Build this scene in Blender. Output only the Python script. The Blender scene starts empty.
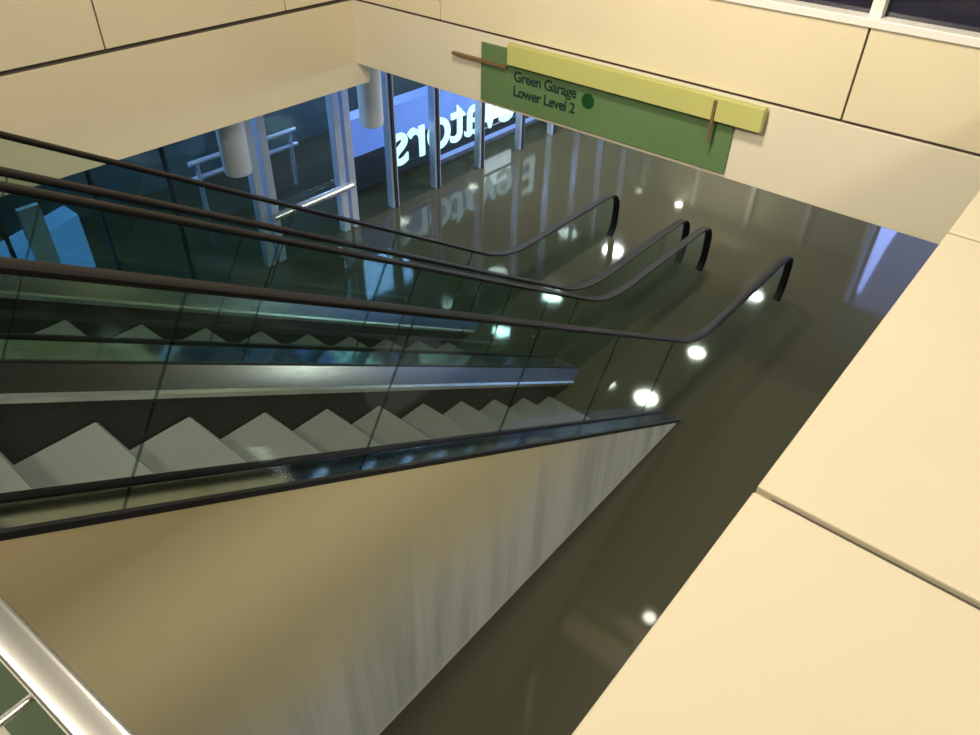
import bpy, bmesh, math, random
from mathutils import Vector, Matrix
random.seed(7)
S = bpy.context.scene
C = S.collection
H = 4.5                                   # camera height above the flood water (z = 0)

# ------------------------------------------------------------------ camera
cam_d = bpy.data.cameras.new('camera'); cam = bpy.data.objects.new('camera', cam_d); C.objects.link(cam)
F = Vector((0.61107788, 0.49118894, -0.62073928)); R = Vector((0.64059109, -0.7675293, 0.02327732)); U = Vector((0.46500202, 0.4118643, 0.78367143))
cam.matrix_world = Matrix(((R.x, U.x, -F.x, 0), (R.y, U.y, -F.y, 0), (R.z, U.z, -F.z, H), (0, 0, 0, 1)))
cam_d.sensor_width = 36; cam_d.lens = 746.9 / 980 * 36; cam_d.clip_start = 0.05; cam_d.clip_end = 200
S.camera = cam
# ------------------------------------------------------------------ world, exposure, lamps
S.view_settings.view_transform = 'Standard'; S.view_settings.look = 'None'
S.view_settings.gamma = 1; S.view_settings.use_curve_mapping = False
S.view_settings.exposure = 0.0
S.cycles.transparent_max_bounces = 40; S.cycles.max_bounces = 14; S.cycles.glossy_bounces = 6
w = bpy.data.worlds.new('world'); S.world = w; w.use_nodes = True
w.node_tree.nodes['Background'].inputs[0].default_value = (0.10, 0.14, 0.25, 1)
w.node_tree.nodes['Background'].inputs[1].default_value = 0.25

def area(name, loc, target, size, power, col, shape='DISK', spread=180):
    l = bpy.data.lights.new(name, 'AREA'); l.shape = shape; l.size = size; l.energy = power; l.color = col
    l.spread = math.radians(spread)
    o = bpy.data.objects.new(name, l); C.objects.link(o); o.location = loc
    o.rotation_euler = (Vector(target) - Vector(loc)).to_track_quat('-Z', 'Y').to_euler()
    return o
WARM = (1.0, 0.90, 0.72)
area('ceiling_lamp', (2.0, 2.0, 6.35), (3.8, 1.8, 3), 0.5, 148, WARM)
area('ceiling_lamp', (0.6, -2.3, 6.35), (1.0, 1.8, 2.2), 0.8, 125, WARM)
area('ceiling_lamp', (-1.6, 2.6, 6.35), (4.5, 1.6, 2.6), 0.8, 112, WARM, spread=110)
# unseen fill lights added under the soffit to brighten cladding and far wall
for lx, ly, p in ((1.8, -2.0, 170), (6.0, -2.2, 55), (10.5, -2.0, 400)):
    area('lower_fill', (lx, ly, 2.58), (lx, ly + 0.8, 0), 1.8, p, (0.97, 0.97, 0.86))
area('far_wall_fill', (12.9, 5.2, 2.45), (14.2, 5.2, 1.3), 1.6, 90, (1.0, 0.95, 0.80), 'SQUARE')  # unseen fill added to brighten the far wall and its water reflection
# daylight-blue lamps of the space behind the lower glass wall
area('blue_lamp', (7.6, 8.6, 2.4), (7.4, 6.2, 0.0), 1.2, 80, (0.35, 0.5, 1.0))
area('blue_lamp', (3.4, 8.6, 2.4), (4.2, 5.0, 0.5), 1.2, 75, (0.35, 0.62, 1.0))

# ------------------------------------------------------------------ helpers
def mat(name, col, rough=0.5, metal=0.0, emit=None, estr=0, noise=None, bump=None, coat=0, spec=0.5):
    m = bpy.data.materials.new(name); m.use_nodes = True; nt = m.node_tree; b = nt.nodes['Principled BSDF']
    b.inputs['Base Color'].default_value = (*col, 1); b.inputs['Roughness'].default_value = rough
    b.inputs['Metallic'].default_value = metal; b.inputs['Specular IOR Level'].default_value = spec
    b.inputs['Coat Weight'].default_value = coat
    if emit: b.inputs['Emission Color'].default_value = (*emit, 1); b.inputs['Emission Strength'].default_value = estr
    if noise:
        sc, amt = noise
        tc = nt.nodes.new('ShaderNodeTexCoord'); n = nt.nodes.new('ShaderNodeTexNoise'); n.inputs['Scale'].default_value = sc; n.inputs['Detail'].default_value = 5
        mx = nt.nodes.new('ShaderNodeMix'); mx.data_type = 'RGBA'
        mx.inputs[6].default_value = (*[c * (1 - amt) for c in col], 1); mx.inputs[7].default_value = (*[min(1, c * (1 + amt)) for c in col], 1)
        nt.links.new(tc.outputs['Object'], n.inputs['Vector']); nt.links.new(n.outputs['Fac'], mx.inputs[0]); nt.links.new(mx.outputs[2], b.inputs['Base Color'])
    if bump:
        sc, st = bump
        tc = nt.nodes.new('ShaderNodeTexCoord'); n = nt.nodes.new('ShaderNodeTexNoise'); n.inputs['Scale'].default_value = sc
        bp = nt.nodes.new('ShaderNodeBump'); bp.inputs['Strength'].default_value = st; bp.inputs['Distance'].default_value = 0.01
        nt.links.new(tc.outputs['Object'], n.inputs['Vector']); nt.links.new(n.outputs['Fac'], bp.inputs['Height']); nt.links.new(bp.outputs[0], b.inputs['Normal'])
    return m

def glass(name, tint, refl_rough=0.0, ior=1.5):
    m = bpy.data.materials.new(name); m.use_nodes = True; nt = m.node_tree; nt.nodes.clear()
    out = nt.nodes.new('ShaderNodeOutputMaterial'); mix = nt.nodes.new('ShaderNodeMixShader')
    tr = nt.nodes.new('ShaderNodeBsdfTransparent'); tr.inputs[0].default_value = (*tint, 1)
    gl = nt.nodes.new('ShaderNodeBsdfGlossy'); gl.inputs['Roughness'].default_value = refl_rough; gl.inputs[0].default_value = (0.9, 1, 0.97, 1)
    fr = nt.nodes.new('ShaderNodeFresnel'); fr.inputs[0].default_value = ior
    geo = nt.nodes.new('ShaderNodeNewGeometry'); inv = nt.nodes.new('ShaderNodeMath'); inv.operation = 'SUBTRACT'; inv.inputs[0].default_value = 1
    mu = nt.nodes.new('ShaderNodeMath'); mu.operation = 'MULTIPLY'
    nt.links.new(geo.outputs['Backfacing'], inv.inputs[1]); nt.links.new(inv.outputs[0], mu.inputs[0]); nt.links.new(fr.outputs[0], mu.inputs[1])
    nt.links.new(mu.outputs[0], mix.inputs[0]); nt.links.new(tr.outputs[0], mix.inputs[1]); nt.links.new(gl.outputs[0], mix.inputs[2])
    nt.links.new(mix.outputs[0], out.inputs[0])
    return m

M = {}
M['cream'] = mat('cream_panel', (0.74, 0.65, 0.46), 0.45, noise=(1.3, 0.06))
M['cream_cap'] = mat('cream_capping', (0.58, 0.52, 0.385), 0.5, noise=(1.6, 0.07))  # cream panel colour darkened to offset strong lamp light on the capping
M['cream_lower'] = mat('cream_fascia', (0.72, 0.66, 0.52), 0.4, noise=(1.1, 0.06))
M['groove'] = mat('dark_groove', (0.07, 0.06, 0.05), 0.8)
M['white_trim'] = mat('white_trim', (0.80, 0.78, 0.74), 0.4)
M['slab'] = mat('pale_tile', (0.62, 0.60, 0.50), 0.35, noise=(6, 0.08))
M['soffit'] = mat('lower_soffit', (0.42, 0.41, 0.30), 0.7, noise=(0.8, 0.08))
M['olive_wall'] = mat('olive_wall', (0.47, 0.43, 0.31), 0.6, noise=(1.2, 0.1))
M['dark_wall'] = mat('dark_wall', (0.10, 0.11, 0.10), 0.7)
M['mullion'] = mat('pale_metal_mullion', (0.58, 0.66, 0.86), 0.3, 0.3)
M['mullion_dark'] = mat('dark_metal_mullion', (0.03, 0.04, 0.06), 0.4)
M['steel'] = mat('brushed_steel', (0.30, 0.30, 0.29), 0.22, 1.0, noise=(9, 0.1))
M['steel_bright'] = mat('bright_steel_trim', (0.92, 0.92, 0.90), 0.32, 1.0)
M['polished'] = mat('polished_deck', (0.42, 0.45, 0.44), 0.07, 1.0)
M['skirt'] = mat('black_skirt', (0.018, 0.018, 0.017), 0.35)
M['rubber'] = mat('black_rubber', (0.010, 0.009, 0.009), 0.5, spec=0.18)
M['black'] = mat('black_gasket', (0.01, 0.01, 0.011), 0.5)
M['glass_bal'] = glass('green_tinted_balustrade_glass', (0.81, 0.88, 0.86))
M['joint'] = glass('dark_joint', (0.6, 0.64, 0.62))
M['guard_glass'] = glass('green_laminated_glass', (0.40, 0.52, 0.36))
M['glass_wall'] = glass('clear_wall_glass', (0.88, 0.94, 0.95))
M['glass_dark'] = mat('dark_night_glass', (0.02, 0.02, 0.035), 0.05, spec=0.6)
M['white_cyl'] = mat('white_enamel', (0.86, 0.92, 1.0), 0.4)
M['teal_wall'] = mat('teal_backdrop', (0.09, 0.15, 0.17), 0.5, noise=(1.5, 0.5))
M['bulkhead'] = mat('dark_bulkhead', (0.03, 0.035, 0.06), 0.4)
M['blue_lit'] = mat('blue_lit_panel', (0.1, 0.15, 0.3), 0.5, emit=(0.10, 0.18, 0.62), estr=1.0)
M['blue_pale'] = mat('pale_blue_lit_panel', (0.1, 0.15, 0.3), 0.5, emit=(0.22, 0.32, 0.75), estr=1.1)
M['blue_left'] = mat('sky_blue_lit_panel', (0.1, 0.15, 0.3), 0.5, emit=(0.10, 0.30, 0.75), estr=1.0)
M['blue_dim'] = mat('dim_blue_lit_glass', (0.05, 0.06, 0.1), 0.3, emit=(0.10, 0.14, 0.36), estr=4.0)
M['blue_bright'] = mat('bright_blue_lit_pane', (0.1, 0.15, 0.3), 0.5, emit=(0.25, 0.36, 0.9), estr=10.0)
M['white_lit'] = mat('white_lit_panel', (0.8, 0.8, 0.8), 0.5, emit=(0.85, 0.93, 1.0), estr=3.0)
M['letter_lit'] = mat('lit_letter', (0.8, 0.9, 0.9), 0.5, emit=(0.62, 0.95, 0.95), estr=1.15)
M['lamp'] = mat('lamp_diffuser', (0.9, 0.9, 0.85), 0.5, emit=(1.0, 0.96, 0.82), estr=45)
M['sign_green'] = mat('green_sign_plate', (0.115, 0.20, 0.085), 0.35, noise=(2.0, 0.12))
M['sign_lime'] = mat('lime_sign_box', (0.50, 0.50, 0.17), 0.35, noise=(3, 0.08))
M['sign_text'] = mat('dark_sign_lettering', (0.012, 0.035, 0.03), 0.4)
M['badge'] = mat('dark_green_badge', (0.006, 0.065, 0.01), 0.4)
M['bronze'] = mat('bronze_bar', (0.25, 0.16, 0.09), 0.4, 0.4)

# cladding of the escalator side: cream paint, flood streaks, and a painted warm-to-grey light falloff
def cladding_mat():
    m = bpy.data.materials.new('stained_cream_cladding'); m.use_nodes = True; nt = m.node_tree; b = nt.nodes['Principled BSDF']
    b.inputs['Roughness'].default_value = 0.42
    tc = nt.nodes.new('ShaderNodeTexCoord'); sep = nt.nodes.new('ShaderNodeSeparateXYZ'); nt.links.new(tc.outputs['Object'], sep.inputs[0])
    mp = nt.nodes.new('ShaderNodeMapping'); mp.inputs['Scale'].default_value = (7, 1, 0.35)
    nt.links.new(tc.outputs['Object'], mp.inputs['Vector'])
    n = nt.nodes.new('ShaderNodeTexNoise'); n.inputs['Scale'].default_value = 1.0; n.inputs['Detail'].default_value = 4; nt.links.new(mp.outputs[0], n.inputs['Vector'])
    cr = nt.nodes.new('ShaderNodeValToRGB'); cr.color_ramp.elements[0].position = 0.45; cr.color_ramp.elements[1].position = 0.66
    cr.color_ramp.elements[0].color = (0, 0, 0, 1); cr.color_ramp.elements[1].color = (1, 1, 1, 1); nt.links.new(n.outputs['Fac'], cr.inputs[0])
    # cooler light low down painted in as grey: height dependent with a wavering edge
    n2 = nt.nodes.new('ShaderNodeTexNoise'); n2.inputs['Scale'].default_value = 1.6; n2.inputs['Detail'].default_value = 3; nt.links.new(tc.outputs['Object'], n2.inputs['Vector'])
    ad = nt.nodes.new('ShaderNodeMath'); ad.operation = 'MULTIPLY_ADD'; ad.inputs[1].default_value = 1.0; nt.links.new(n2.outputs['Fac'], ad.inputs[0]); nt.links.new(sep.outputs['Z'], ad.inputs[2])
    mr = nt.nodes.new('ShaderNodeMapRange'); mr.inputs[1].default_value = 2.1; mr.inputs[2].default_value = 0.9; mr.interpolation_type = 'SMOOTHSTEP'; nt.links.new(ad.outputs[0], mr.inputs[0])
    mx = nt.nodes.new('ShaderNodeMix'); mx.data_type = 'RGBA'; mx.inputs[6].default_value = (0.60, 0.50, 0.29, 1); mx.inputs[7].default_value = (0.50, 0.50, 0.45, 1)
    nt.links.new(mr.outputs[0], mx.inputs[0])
    mul = nt.nodes.new('ShaderNodeMath'); mul.operation = 'MULTIPLY'; nt.links.new(cr.outputs[0], mul.inputs[0]); nt.links.new(mr.outputs[0], mul.inputs[1])
    mul2 = nt.nodes.new('ShaderNodeMath'); mul2.operation = 'MULTIPLY'; mul2.inputs[1].default_value = 0.45; nt.links.new(mul.outputs[0], mul2.inputs[0])
    mx2 = nt.nodes.new('ShaderNodeMix'); mx2.data_type = 'RGBA'; mx2.inputs[7].default_value = (0.17, 0.17, 0.14, 1)
    nt.links.new(mx.outputs[2], mx2.inputs[6]); nt.links.new(mul2.outputs[0], mx2.inputs[0])
    # pale tide line just above the water
    mr3 = nt.nodes.new('ShaderNodeMapRange'); mr3.inputs[1].default_value = 0.05; mr3.inputs[2].default_value = 0.03; nt.links.new(sep.outputs['Z'], mr3.inputs[0])
    mx3 = nt.nodes.new('ShaderNodeMix'); mx3.data_type = 'RGBA'; mx3.inputs[7].default_value = (0.50, 0.48, 0.38, 1); nt.links.new(mr3.outputs[0], mx3.inputs[0])
    nt.links.new(mx2.outputs[2], mx3.inputs[6]); nt.links.new(mx3.outputs[2], b.inputs['Base Color'])
    return m
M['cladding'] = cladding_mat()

def step_mat():
    m = bpy.data.materials.new('grooved_aluminium_step'); m.use_nodes = True; nt = m.node_tree; b = nt.nodes['Principled BSDF']
    b.inputs['Roughness'].default_value = 0.5; b.inputs['Metallic'].default_value = 0.35
    tc = nt.nodes.new('ShaderNodeTexCoord'); wv = nt.nodes.new('ShaderNodeTexWave'); wv.bands_direction = 'Y'; wv.inputs['Scale'].default_value = 30
    nt.links.new(tc.outputs['Object'], wv.inputs['Vector'])
    cr = nt.nodes.new('ShaderNodeValToRGB'); cr.color_ramp.elements[0].color = (0.13, 0.13, 0.125, 1); cr.color_ramp.elements[1].color = (0.33, 0.33, 0.315, 1)
    nt.links.new(wv.outputs['Fac'], cr.inputs[0]); nt.links.new(cr.outputs[0], b.inputs['Base Color'])
    bp = nt.nodes.new('ShaderNodeBump'); bp.inputs['Distance'].default_value = 0.006; bp.inputs['Strength'].default_value = 0.6
    nt.links.new(wv.outputs['Fac'], bp.inputs['Height']); nt.links.new(bp.outputs[0], b.inputs['Normal'])
    return m
M['step'] = step_mat()

def water_mat():
    m = bpy.data.materials.new('murky_flood_water'); m.use_nodes = True; nt = m.node_tree; b = nt.nodes['Principled BSDF']
    b.inputs['Base Color'].default_value = (0.070, 0.068, 0.043, 1); b.inputs['Roughness'].default_value = 0.06; b.inputs['IOR'].default_value = 1.36
    tc = nt.nodes.new('ShaderNodeTexCoord'); n = nt.nodes.new('ShaderNodeTexNoise'); n.inputs['Scale'].default_value = 3.0; n.inputs['Detail'].default_value = 2
    bp = nt.nodes.new('ShaderNodeBump'); bp.inputs['Distance'].default_value = 0.002; bp.inputs['Strength'].default_value = 0.15
    nt.links.new(tc.outputs['Object'], n.inputs['Vector']); nt.links.new(n.outputs['Fac'], bp.inputs['Height']); nt.links.new(bp.outputs[0], b.inputs['Normal'])
    return m
M['water'] = water_mat()

class MB:
    def __init__(s): s.v = []; s.f = []; s.mi = []; s.cur = 0
    def add(s, vs, fs):
        o = len(s.v); s.v += [tuple(p) for p in vs]; s.f += [tuple(o + i for i in f) for f in fs]; s.mi += [s.cur] * len(fs); return s
    def box(s, x0, x1, y0, y1, z0, z1):
        vs = [(x0,y0,z0),(x1,y0,z0),(x1,y1,z0),(x0,y1,z0),(x0,y0,z1),(x1,y0,z1),(x1,y1,z1),(x0,y1,z1)]
        return s.add(vs, [(0,3,2,1),(4,5,6,7),(0,1,5,4),(1,2,6,5),(2,3,7,6),(3,0,4,7)])
    def prism_y(s, poly, y0, y1):           # XZ polygon pushed along Y
        n = len(poly); vs = [(x, y0, z) for x, z in poly] + [(x, y1, z) for x, z in poly]
        fs = [tuple(range(n)), tuple(range(2*n-1, n-1, -1))] + [(i, i+n, (i+1)%n+n, (i+1)%n) for i in range(n)]
        return s.add(vs, fs)
    def sweep(s, path, sec, closed_sec=True):   # XZ path, section in (y, normal) coordinates
        P = [Vector(p) for p in path]; rings = []
        for i, p in enumerate(P):
            d0 = (P[i] - P[i-1]).normalized() if i else (P[1] - P[0]).normalized()
            d1 = (P[i+1] - P[i]).normalized() if i < len(P)-1 else d0
            t = (d0 + d1).normalized(); n = Vector((-t.y, t.x)); k = 1 / max(0.4, t.dot(d0))
            rings.append([(p.x + n.x * b * k, a, p.y + n.y * b * k) for a, b in sec])
        m = len(sec); vs = [q for r in rings for q in r]; fs = []
        for i in range(len(P)-1):
            for j in range(m):
                a, b = i*m + j, i*m + (j+1) % m
                fs.append((a, b, b+m, a+m))
        fs.append(tuple(range(m-1, -1, -1))); fs.append(tuple((len(P)-1)*m + j for j in range(m)))
        return s.add(vs, fs)
    def tube(s, a, b, r, n=16, r2=None, caps=True):
        a, b = Vector(a), Vector(b); d = (b - a).normalized(); u = d.orthogonal().normalized(); v = d.cross(u); r2 = r if r2 is None else r2
        vs = [a + (u*math.cos(t) + v*math.sin(t))*r for t in [2*math.pi*i/n for i in range(n)]] + [b + (u*math.cos(t) + v*math.sin(t))*r2 for t in [2*math.pi*i/n for i in range(n)]]
        fs = [(i, (i+1)%n, (i+1)%n+n, i+n) for i in range(n)]
        if caps: fs += [tuple(range(n-1, -1, -1)), tuple(range(n, 2*n))]
        return s.add(vs, fs)
    def build(s, name, mats, parent=None, loc=None, bevel=0, smooth=False):
        me = bpy.data.meshes.new(name); me.from_pydata(s.v, [], s.f); me.validate()
        for m_ in (mats if isinstance(mats, (list, tuple)) else [mats]): me.materials.append(m_)
        for p, i in zip(me.polygons, s.mi): p.material_index = i
        bm = bmesh.new(); bm.from_mesh(me); bmesh.ops.recalc_face_normals(bm, faces=bm.faces); bm.to_mesh(me); bm.free()
        if smooth:
            for p in me.polygons: p.use_smooth = True
            me.set_sharp_from_angle(angle=math.radians(40))
        o = bpy.data.objects.new(name, me); C.objects.link(o)
        if parent: o.parent = parent
        if loc: o.location = loc
        if bevel:
            b = o.modifiers.new('bevel', 'BEVEL'); b.width = bevel; b.segments = 2; b.limit_method = 'ANGLE'
        return o
def tag(o, label=None, cat=None, group=None, kind=None):
    for k, v in (('label', label), ('category', cat), ('group', group), ('kind', kind)):
        if v: o[k] = v
    return o
def thing(name, loc=(0,0,0)):
    o = bpy.data.objects.new(name, None); C.objects.link(o); o.location = loc; o.empty_display_size = 0.2; return o
def struct(o): o['kind'] = 'structure'; return o
def text_mesh(name, body, size, mats, parent, rows, loc, extrude=0.004, spacing=1.0, bold=0.0):
    cu = bpy.data.curves.new(name, 'FONT'); cu.body = body; cu.size = size; cu.extrude = extrude; cu.space_character = spacing; cu.offset = bold
    t = bpy.data.objects.new(name + '_src', cu); C.objects.link(t); bpy.context.view_layer.update()
    me = bpy.data.meshes.new_from_object(t.evaluated_get(bpy.context.evaluated_depsgraph_get()))
    C.objects.unlink(t); bpy.data.objects.remove(t); bpy.data.curves.remove(cu)
    me.materials.clear(); me.materials.append(mats)
    mw = Matrix((( rows[0][0], rows[1][0], rows[2][0]), (rows[0][1], rows[1][1], rows[2][1]), (rows[0][2], rows[1][2], rows[2][2]))).to_4x4()
    me.transform(Matrix.Translation(loc) @ mw); me.name = name
    o = bpy.data.objects.new(name, me); C.objects.link(o)
    if parent: o.parent = parent
    return o

# ------------------------------------------------------------------ setting: walls of the well
XB, YL, YR = 4.556, 5.28, 0.205
ZG, ZT = 3.0, 3.5
# back wall: fascia band, groove, panels above
b = MB(); b.box(XB+0.02, XB+0.20, -1.5, YL+0.15, 2.50, ZT-0.03)
b.cur = 1; b.box(XB, XB+0.20, -1.5, YL, 2.47, ZG-0.012)
b.cur = 2
ys = [-1.5, 1.142, 4.262, YL]
for y0, y1 in zip(ys, ys[1:]): b.box(XB, XB+0.20, y0+0.006, y1-(0.006 if y1 < YL else 0), ZG+0.006, ZT)
struct(b.build('wall_back', [M['groove'], M['cream_lower'], M['cream']], bevel=0.003))
# left wall
b = MB(); b.box(-3.0, XB+0.13, YL+0.02, YL+0.20, 2.30, 3.98)
b.cur = 1; b.box(-3.0, XB+0.14, YL, YL+0.20, 2.28, ZG-0.018)
b.cur = 2
xs = [-3.0, -0.6, 0.9, 2.385, 3.872, XB]
for x0, x1 in zip(xs, xs[1:]): b.box(x0+0.006, x1-0.006, YL, YL+0.20, ZG+0.014, 4.0)
struct(b.build('wall_left', [M['groove'], M['cream'], M['cream']], bevel=0.003))
# right wall: the broad capping the photographer leans over
b = MB(); b.box(-2.4, XB, -0.50, YR-0.03, 2.47, ZT-0.012)
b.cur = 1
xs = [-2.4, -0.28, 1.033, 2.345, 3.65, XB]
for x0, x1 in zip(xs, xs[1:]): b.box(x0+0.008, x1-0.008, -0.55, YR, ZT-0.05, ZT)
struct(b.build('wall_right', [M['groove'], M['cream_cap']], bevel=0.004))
# upper floor slabs
b = MB(); b.box(-6, 0.055, YR-0.02, 1.72, 2.75, 3.1); b.box(-6, -2.3, 1.72, YL, 2.75, 3.1); b.box(-6, XB, -6, -0.45, 2.75, 3.1)
struct(b.build('floor_upper', M['slab']))
b = MB(); b.box(-6, 7, -6, 9, 6.5, 6.6)
struct(b.build('ceiling_upper', mat('upper_ceiling', (0.5, 0.47, 0.4), 0.8)))
b = MB(); b.box(-6.1, -6, -6, 9, 2.7, 6.5); b.box(-6, 7, -6.1, -6, 2.7, 6.5)
struct(b.build('wall_rear', mat('rear_wall', (0.45, 0.4, 0.3), 0.8)))
# sill and dark window above the back wall
struct(MB().box(XB-0.015, XB+0.22, -1.5, YL, ZT, ZT+0.045).build('trim_1', M['white_trim'], bevel=0.005))
win = struct(MB().box(XB+0.10, XB+0.12, -1.5, YL, ZT+0.045, 6.5).build('window_1', M['glass_dark']))
for y in (-0.5, 1.145, 2.8, 4.4): MB().box(XB+0.03, XB+0.10, y-0.032, y+0.032, ZT+0.045, 6.5).build('window_post', M['white_trim'], win, bevel=0.004)

# lower level: soffit, far walls, ground under the water
b = MB()
ZC = 2.62
b.box(XB+0.20, 14.4, -6, 9.6, ZC, 2.95); b.box(-3, XB+0.20, YL+0.20, 9.6, ZC, 2.95); b.box(-6, XB+0.2, -6, -0.52, ZC, 2.74)
struct(b.build('ceiling_lower', M['soffit']))
struct(MB().box(14.2, 14.4, -6, 9.6, -0.5, ZC).build('wall_far', M['olive_wall']))
b = MB(); b.box(-6, 14.2, -6.2, -6, -0.5, ZC); b.box(-3.2, -3, -6, 9.6, -0.5, ZC)
struct(b.build('wall_side', M['olive_wall']))
struct(MB().box(-3.2, 14.4, -6.2, 9.8, -0.65, -0.5).build('floor_lower', M['slab']))
# pale posts standing along the far wall
for i, y in enumerate((9.0, 8.33, 7.75, 7.2, 5.95, 4.73, 3.6)):
    struct(MB().box(14.10, 14.2, y-0.045, y+0.045, -0.5, ZC).build('trim_%d' % (i+2), M['white_trim']))
# blue glazed lobby in the far right corner
lobby = struct(MB().box(12.6, 12.66, -3.0, 2.18, -0.5, ZC).build('window_3', M['blue_dim']))
b = MB(); q = [(1.50,0.0),(2.02,0.0),(2.02,2.35),(1.96,2.35),(1.84,1.4),(1.70,0.75)]; n = len(q)
b.add([(12.56,y,z) for y,z in q]+[(12.60,y,z) for y,z in q], [tuple(range(n)), tuple(range(2*n-1,n-1,-1))]+[(i,i+n,(i+1)%n+n,(i+1)%n) for i in range(n)])
b.build('lit_pane', M['blue_bright'], lobby)
for y in (2.19, 2.05, 0.9, -0.4, -1.7): MB().box(12.52, 12.60, y-0.03, y+0.03, -0.5, ZC).build('window_frame', M['mullion_dark'] if y < 2.1 else M['mullion'], lobby)

# the flood
wt = MB(); nx, ny = 2, 2
wt.box(-2.98, 14.19, -5.98, 9.39, -0.02, 0.0)
tag(wt.build('flood_water', M['water']), 'still murky olive brown floodwater covering the whole lower floor', 'water', kind='stuff')

# ------------------------------------------------------------------ lower glass wall along the left
GY = 6.7
gw = struct(MB().box(-2.9, 14.1, GY-0.006, GY+0.006, -0.4, ZC).build('window_2', M['glass_wall']))
for x, kind in ((-1.5,0),(-0.2,0),(0.7,0),(1.75,0),(2.56,0),(3.28,0),(4.30,2),(5.45,2),(6.24,1),(7.05,1),(7.98,1),(8.93,1),(9.77,1),(10.6,1),(11.4,1),(12.3,1)):
    if kind == 0:
        MB().box(x-0.012, x+0.012, GY-0.03, GY+0.03, -0.4, ZC).build('mullion', M['mullion_dark'], gw)
    elif kind == 1:
        o = MB().box(x-0.055, x+0.055, GY-0.02, GY+0.08, -0.4, ZC).build('mullion', M['mullion'], gw)
        MB().box(x-0.018, x+0.018, GY-0.045, GY-0.02, -0.4, ZC).build('gasket', M['mullion_dark'], o)
    else:
        for s in (-0.075, 0.075):
            o = MB().box(x+s-0.05, x+s+0.05, GY-0.04, GY+0.06, -0.4, ZC).build('mullion', M['mullion'], gw, bevel=0.006)
door_y = GY-0.06
MB().tube((4.30, GY-0.10, 0.60), (5.46, GY-0.10, 0.60), 0.045).build('push_bar', M['steel_bright'], gw, smooth=True)
struct(MB().box(-3, 14.2, 9.4, 9.6, -0.5, ZC).build('wall_outer', M['teal_wall']))

# lit bulkhead with the back of the word
bk = thing('lit_bulkhead_sign', (8.0, 7.3, 0))
MB().box(-1.9, 2.1, 0.0, 0.25, 0.20, 0.54).build('dark_face', M['bulkhead'], bk)
MB().box(-1.9, 2.1, 0.0, 0.25, 0.54, 1.03).build('blue_band', M['blue_lit'], bk)
MB().box(0.55, 1.42, -0.04, 0.0, 0.32, 0.80).build('bright_panel', M['white_lit'], bk)
MB().box(-0.3, 2.6, 0.0, 0.20, -0.45, 0.06).build('pale_kerb', M['blue_pale'], bk)
MB().box(-1.9, 2.1, 0.02, 0.18, 0.06, 0.20).build('recess', M['mullion_dark'], bk)
t = text_mesh('lettering', 'Elevators', 0.90, M['letter_lit'], None, ((-1,0,0),(0,0,1),(0,1,0)), Vector((9.72, 6.95, 0.40)), 0.012, 0.98, 0.008)
t.parent = bk; t.matrix_parent_inverse = Matrix.Translation((-8.0, -7.3, 0))
MB().box(-1.6, 1.9, -0.33, -0.30, 0.36, 0.385).build('letter_rail', M['bulkhead'], bk)
tag(bk, 'glowing blue and white sign seen from behind, reversed letters ending in ators', 'sign')
# blue lit box seen low through the panes at the left
bb = thing('blue_light_box', (2.2, 7.5, 0))
MB().prism_y([(-0.6, 0.15), (0.45, 0.35), (0.45, 0.95), (-0.6, 0.72)], 0, 0.3).build('lit_face', M['blue_left'], bb)
MB().box(-0.08, 0.12, -0.06, 0.0, -0.45, 1.2).build('post', M['white_cyl'], bb)
tag(bb, 'bright blue lit box behind the lower left window panes', 'light box')
# pale guard pipes in the dim space behind the glass
pr = thing('pipe_rail', (4.6, 8.2, 0))
for z in (0.55, 0.75): MB().tube((-0.3, 0, z), (1.3, 0, z), 0.03).build('pipe', M['mullion'], pr, smooth=True)
for x in (-0.2, 1.2): MB().tube((x, 0, -0.45), (x, 0, 0.75), 0.03).build('post', M['mullion'], pr, smooth=True)
tag(pr, 'pale horizontal pipe rail in the dark space behind the doors', 'railing')

# hanging white cylinders
def pendant(x, y, lab):
    t = thing('pendant_lamp', (x, y, ZC))
    b = MB(); n = 28; prof = [(0.0,-1.25),(0.10,-1.25),(0.125,-1.235),(0.135,-1.20),(0.135,0),(0,0)]
    vs = []; fs = []
    for r, z in prof:
        for i in range(n): vs.append((r*math.cos(2*math.pi*i/n), r*math.sin(2*math.pi*i/n), z))
    for k in range(len(prof)-1):
        for i in range(n): fs.append((k*n+i, k*n+(i+1)%n, (k+1)*n+(i+1)%n, (k+1)*n+i))
    b.add(vs, fs); b.build('shade', M['white_cyl'], t, smooth=True)
    MB().tube((0,0,-0.001), (0,0,-0.02), 0.16, 24).build('canopy', M['mullion'], t)
    tag(t, lab, 'lamp', 'hanging white cylinders')
pendant(3.80, 6.30, 'white hanging cylinder beside the glass doors, the left one of two')
pendant(5.58, 6.30, 'white hanging cylinder by the corner of the well, next to the reversed sign')

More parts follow.
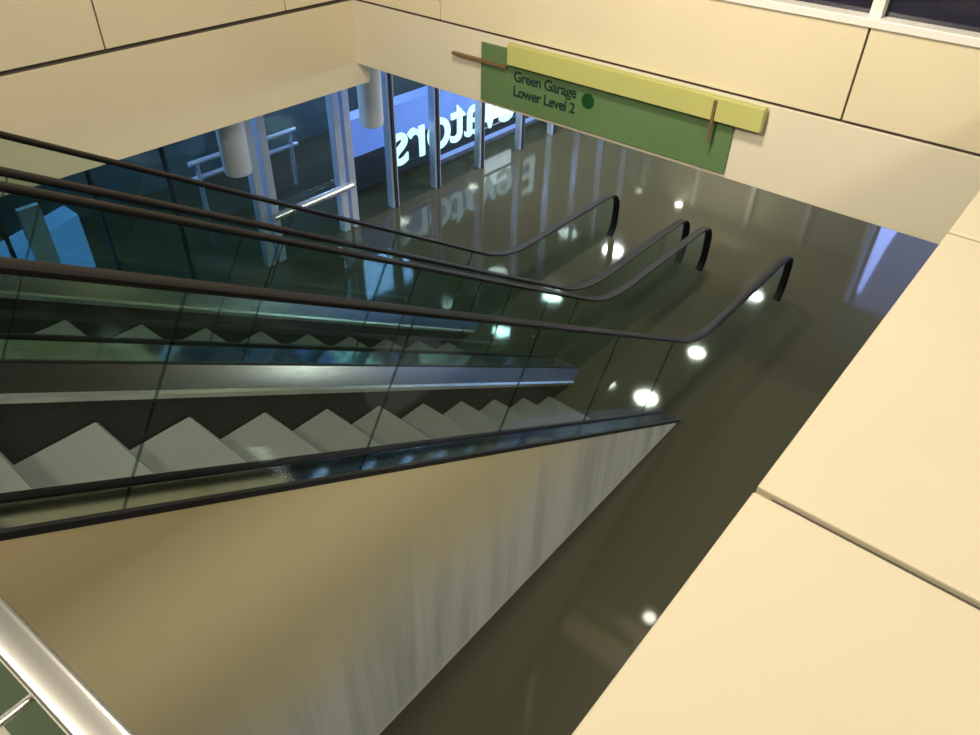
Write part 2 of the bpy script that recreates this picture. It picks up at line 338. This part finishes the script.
# round downlights in the lower soffit
dl = [(7.95,3.44,0.17,'downlight reflected as the largest white spot beside the escalator edge'),
      (9.45,3.40,0.13,'downlight reflected as a small spot below the nearest handrail bend'),
      (11.65,3.40,0.12,'downlight reflected under the nearest handrail end'),
      (11.33,6.17,0.19,'downlight reflected as a spot beside the second handrail from the left end'),
      (9.24,6.08,0.17,'downlight reflected between the middle handrails and the nearest one'),
      (7.83,6.08,0.14,'downlight reflected just past the end of the upper deck'),
      (14.0,6.20,0.08,'faint downlight reflected close under the green sign'),
      (4.695,1.50,0.065,'downlight reflected beside the broad cream capping'),
      (7.88,4.02,0.08,'dim small downlight reflected left of the largest spot')]
for x, y, r, lab in dl:
    t = thing('downlight', (x, y, ZC if x > 4.76 else 2.47))
    MB().tube((0,0,-0.0), (0,0,-0.012), r*1.12, 28).build('trim_ring', M['white_trim'], t)
    MB().tube((0,0,-0.012), (0,0,-0.018), r, 28).build('diffuser', M['lamp'], t)
    tag(t, lab, 'light', 'downlights in the lower soffit')
    if r > 0.11: area('downlight_lamp', (x, y, ZC-0.03), (x, y, 0), 2*r, 22 if y < 5 else 30, (1.0, 0.96, 0.84) if y < 5 else (0.80, 0.88, 1.0))

# ------------------------------------------------------------------ escalators
SL = 0.601
def fillet(p0, p1, p2, r, n=8):
    a = Vector(p1) + (Vector(p0)-Vector(p1)).normalized()*r; c = Vector(p1) + (Vector(p2)-Vector(p1)).normalized()*r; q = Vector(p1)
    return [tuple(a*(1-t)**2 + q*2*t*(1-t) + c*t*t) for t in [i/n for i in range(n+1)]]
def deck_path(off=0.0):
    p0, p1, p2, p3 = (-2.1, 3.2), (4.99-3.2/SL, 3.2), (4.99+0.25/SL, -0.25), (7.35, -0.25)
    pts = [p0] + fillet(p0, p1, p2, 0.5) + fillet(p1, p2, p3, 0.45) + [p3]
    return [(x, z+off) for x, z in pts]
def rail_z(x): return SL*(4.99-x)+0.805
def newel(cx, zc, r, s, n=14):       # from the top round to the underside
    return [(cx + s*r*abs(math.sin(a))**0.65, zc + r*math.copysign(abs(math.cos(a))**0.65, math.cos(a))) for a in [math.pi*i/n for i in range(n+1)]]
ZRU, ZRL = 4.05, 0.59
def rail_path():
    xu, xl = 4.99-(ZRU-0.805)/SL, 4.99-(ZRL-0.805)/SL
    p0, p1, p2, p3 = (-2.1, ZRU), (xu, ZRU), (xl, ZRL), (7.24, ZRL)
    up = list(reversed(newel(-2.1, ZRU-0.32, 0.32, -1)))
    dn = newel(7.24, ZRL-0.32, 0.32, 1)
    return [(-1.7, ZRU-0.64)] + up + fillet(p0, p1, p2, 0.5) + fillet(p1, p2, p3, 0.42) + dn + [(6.9, ZRL-0.64)]
RP = rail_path(); DP = deck_path()
nrm = Vector((SL, 1)).normalized(); rise = 0.82/math.sqrt(1+SL*SL)
def off_path(path, d):
    out = []
    P = [Vector(p) for p in path]
    for i, p in enumerate(P):
        d0 = (P[i]-P[i-1]).normalized() if i else (P[1]-P[0]).normalized(); d1 = (P[i+1]-P[i]).normalized() if i < len(P)-1 else d0
        t = (d0+d1).normalized(); out.append((p.x - t.y*d, p.y + t.x*d))
    return out
def sub(path, xa, xb):               # points of an x-monotone path between xa and xb, ends interpolated
    def at(x):
        for (x0,z0),(x1,z1) in zip(path, path[1:]):
            if x0 <= x <= x1: return (x, z0 + (z1-z0)*(x-x0)/max(1e-9, x1-x0))
        return path[-1] if x > path[-1][0] else path[0]
    return [at(xa)] + [p for p in path if xa+1e-4 < p[0] < xb-1e-4] + [at(xb)]
RI = off_path(RP, -0.012)
k0 = 16; k1 = len(RP) - 16
RMONO = [p for p in RI[k0-1:k1+1]]
RSEC = []
for a in range(16):                  # rounded C profile 80 x 36 mm
    t = 2*math.pi*a/16; c, s_ = math.cos(t), math.sin(t)
    RSEC.append((0.045*math.copysign(abs(c)**0.6, c), 0.012*math.copysign(abs(s_)**0.7, s_)))
def sec(y, pts): return [(y+a, b) for a, b in pts]
JX = [-1.4, 0.57-1.0, 0.57, 1.55, 2.53, 3.51, 4.49]
def joint_pair(x):                   # deck x -> rail x
    if x < -0.5: return x
    return x + SL*0.805/(1+SL*SL)
def balustrade(root, y, inner):      # inner = +1 when the steps lie on the +Y side
    h = MB(); h.sweep(RP, sec(y, RSEC)); h.build('handrail', M['rubber'], root, smooth=True)
    g = MB(); g.sweep(RI[2:-2], [(y-0.014, -0.008), (y+0.014, -0.008), (y+0.014, 0.004), (y-0.014, 0.004)]); g.build('handrail_guide', M['black'], root)
    js = [-2.1] + JX + [5.45, 7.3]
    for a, b_ in zip(js, js[1:]):
        ra, rb = (joint_pair(a) if a < 5 else a), (joint_pair(b_) if b_ < 5 else b_)
        lo = sub(DP, a+0.004, b_-0.004); hi = sub(RMONO, ra+0.004, min(rb-0.004, 7.27))
        if b_ == 7.3: hi = hi + [(x, z) for x, z in newel(7.24, ZRL-0.32, 0.30, 1)[1:]]; lo = lo[:-1] + [(7.2, -0.25)]
        MB().prism_y(lo + list(reversed(hi)), y-0.006, y+0.006).build('glass_panel', M['glass_bal'], root)
    for x in JX:
        rx = joint_pair(x) if x < 5 else x
        p0 = sub(DP, x, x+0.1)[0]; p1 = sub(RMONO, rx, rx+0.1)[0]
        MB().prism_y([(p0[0]-0.0018, p0[1]), (p0[0]+0.0018, p0[1]), (p1[0]+0.0018, p1[1]), (p1[0]-0.0018, p1[1])], y-0.0065, y+0.0065).build('glass_joint', M['joint'], root)
    MB().sweep(DP, [(y-0.010, -0.01), (y+0.010, -0.01), (y+0.010, 0.012), (y-0.010, 0.012)]).build('glass_seat', M['black'], root)
    s = inner; ys_ = y + s*0.085
    MB().sweep(DP, [(y+s*0.012, 0.004), (ys_, -0.115), (ys_, -0.135), (y+s*0.012, -0.018)]).build('inner_deck', M['steel'], root)
    MB().sweep(DP, [(ys_-s*0.010, -0.098), (ys_+s*0.012, -0.108), (ys_+s*0.012, -0.132), (ys_-s*0.010, -0.132)]).build('deck_trim', M['steel_bright'], root)
    MB().sweep(DP, [(ys_, -0.130), (ys_-s*0.012, -0.130), (ys_-s*0.012, -0.58), (ys_, -0.58)]).build('skirt', M['skirt'], root)
    return ys_
def escalator(y0, y1, yo0, yo1, label):
    root = thing('escalator', (0, 0, 0))
    a = balustrade(root, y0, 1); c = balustrade(root, y1, -1)
    for ya, yb in ((yo0, y0-0.013), (y1+0.013, yo1)):
        MB().sweep(DP, [(ya, -0.02), (yb, -0.02), (yb, 0.0), (ya, 0.0)]).build('outer_deck', M['polished'], root)
    k = -3; 
    while True:
        xn = 0.786 + 0.3995*k; z = SL*(4.99-xn) - 0.27
        if z < -0.45: break
        if z <= 3.12:
            xa = xn - 0.3995; d = 0.3995*SL
            poly = [(xa-0.01, z), (xn-0.012, z), (xn, z-0.012), (xn-0.006, z-0.05), (xn-0.022, z-d*0.6), (xn-0.025, z-d-0.01), (xn-0.06, z-d-0.01), (xa+0.08, z-0.06), (xa-0.01, z-0.03)]
            st = MB().prism_y(poly, -(c-a)/2+0.008, (c-a)/2-0.008).build('step', M['step'], root, loc=(0, (a+c)/2, 0))
        k += 1
    MB().box(-2.6, -0.68, a, c, 3.06, 3.10).build('landing_plate', M['steel'], root)
    return root, a, c
def cladding(root, y, s, name='side_cladding'):
    lo = [p for p in deck_path(-0.02)]
    poly = [(x, z) for x, z in lo if z > -0.2]
    x_end = 4.99 + 0.2/SL
    poly = sub(lo, -2.1, x_end) + [(x_end, -0.45), (-2.1, -0.45)]
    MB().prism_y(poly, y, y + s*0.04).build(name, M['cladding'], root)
    MB().sweep(DP, [(y-s*0.010, -0.022), (y+s*0.010, -0.022), (y+s*0.010, 0.003), (y-s*0.010, 0.003)]).build('edge_trim', M['black'], root)
e1, a1, c1 = escalator(1.955, 2.91, 1.80, 3.048, '')
cladding(e1, 1.795, 1)
tag(e1, 'nearer escalator with stained cream side wall, running down into the brown water', 'escalator', 'escalators')
e2, a2, c2 = escalator(3.19, 4.15, 3.052, 4.32, '')
cladding(e2, 4.325, -1)
tag(e2, 'farther escalator on the window side, its treads mostly hidden behind the nearer one', 'escalator', 'escalators')
for e in (e1, e2): del e['group']

# ------------------------------------------------------------------ direction sign on the back wall
sg = thing('direction_sign', (XB, 2.7, 2.7))
def rel(b): return b
b = MB(); b.box(-0.022, -0.002, 1.745-2.7, 3.822-2.7, 2.500-2.7, 2.930-2.7); b.build('green_plate', M['sign_green'], sg, bevel=0.003)
b = MB(); b.box(-0.075, -0.022, 1.56-2.7, 3.53-2.7, 2.835-2.7, 2.980-2.7); b.build('lime_box', M['sign_lime'], sg, bevel=0.004)
MB().box(-0.05, -0.022, 3.56-2.7, 4.10-2.7, 2.79-2.7, 2.812-2.7).build('support_bar', M['bronze'], sg)
MB().box(-0.088, -0.075, 1.862-2.7, 1.882-2.7, 2.70-2.7, 2.965-2.7).build('hanger_rod', M['bronze'], sg, bevel=0.002)
for body, z in (('Green Garage', 0.015), ('Lower Level 2', -0.095)):
    text_mesh('lettering', body, 0.106, M['sign_text'], sg, ((0,-1,0),(0,0,1),(-1,0,0)), Vector((-0.024, 3.50-2.7, z)), 0.002, 0.93, 0.0015)
MB().tube((-0.022, 2.83-2.7, 0.02), (-0.028, 2.83-2.7, 0.02), 0.052, 28).build('badge', M['badge'], sg)
text_mesh('badge_mark', 'G', 0.08, M['sign_text'], sg, ((0,-1,0),(0,0,1),(-1,0,0)), Vector((-0.030, 2.86-2.7, -0.007)), 0.001)
tag(sg, 'green and lime direction sign reading Green Garage, hung on the cream back wall', 'sign')

# ------------------------------------------------------------------ guard rail at the photographer's corner
gr = thing('guard_railing', (0.062, 0.80, 3.1)); gr.rotation_euler = (0, 0, math.radians(3.4))
secr = []
for a in range(20):
    t = 2*math.pi*a/20; c_, s_ = math.cos(t), math.sin(t)
    secr.append((0.027*math.copysign(abs(c_)**0.45, c_) - 0.020, 0.38 + 0.016*math.copysign(abs(s_)**0.45, s_)))
b = MB(); vs = [(x, -0.56, z) for x, z in secr] + [(x, 0.88, z) for x, z in secr]; n = 20
b.add(vs, [(i, (i+1)%n, (i+1)%n+n, i+n) for i in range(n)] + [tuple(range(n)), tuple(range(2*n-1, n-1, -1))]); b.build('top_rail', M['steel_bright'], gr, smooth=True)
MB().box(-0.026, -0.014, -0.54, 0.86, 0.02, 0.365).build('glass_panel', M['guard_glass'], gr)
MB().box(-0.085, -0.006, -0.55, 0.87, 0.0, 0.03).build('base_shoe', mat('dark_green_channel', (0.07, 0.10, 0.05), 0.4), gr)
for y in (0.07, 0.6):
    MB().tube((-0.020, y, 0.31), (-0.12, y, 0.31), 0.008).build('bracket', M['steel_bright'], gr, smooth=True)
tag(gr, 'bright stainless steel guard rail over glass at the bottom left corner', 'railing')
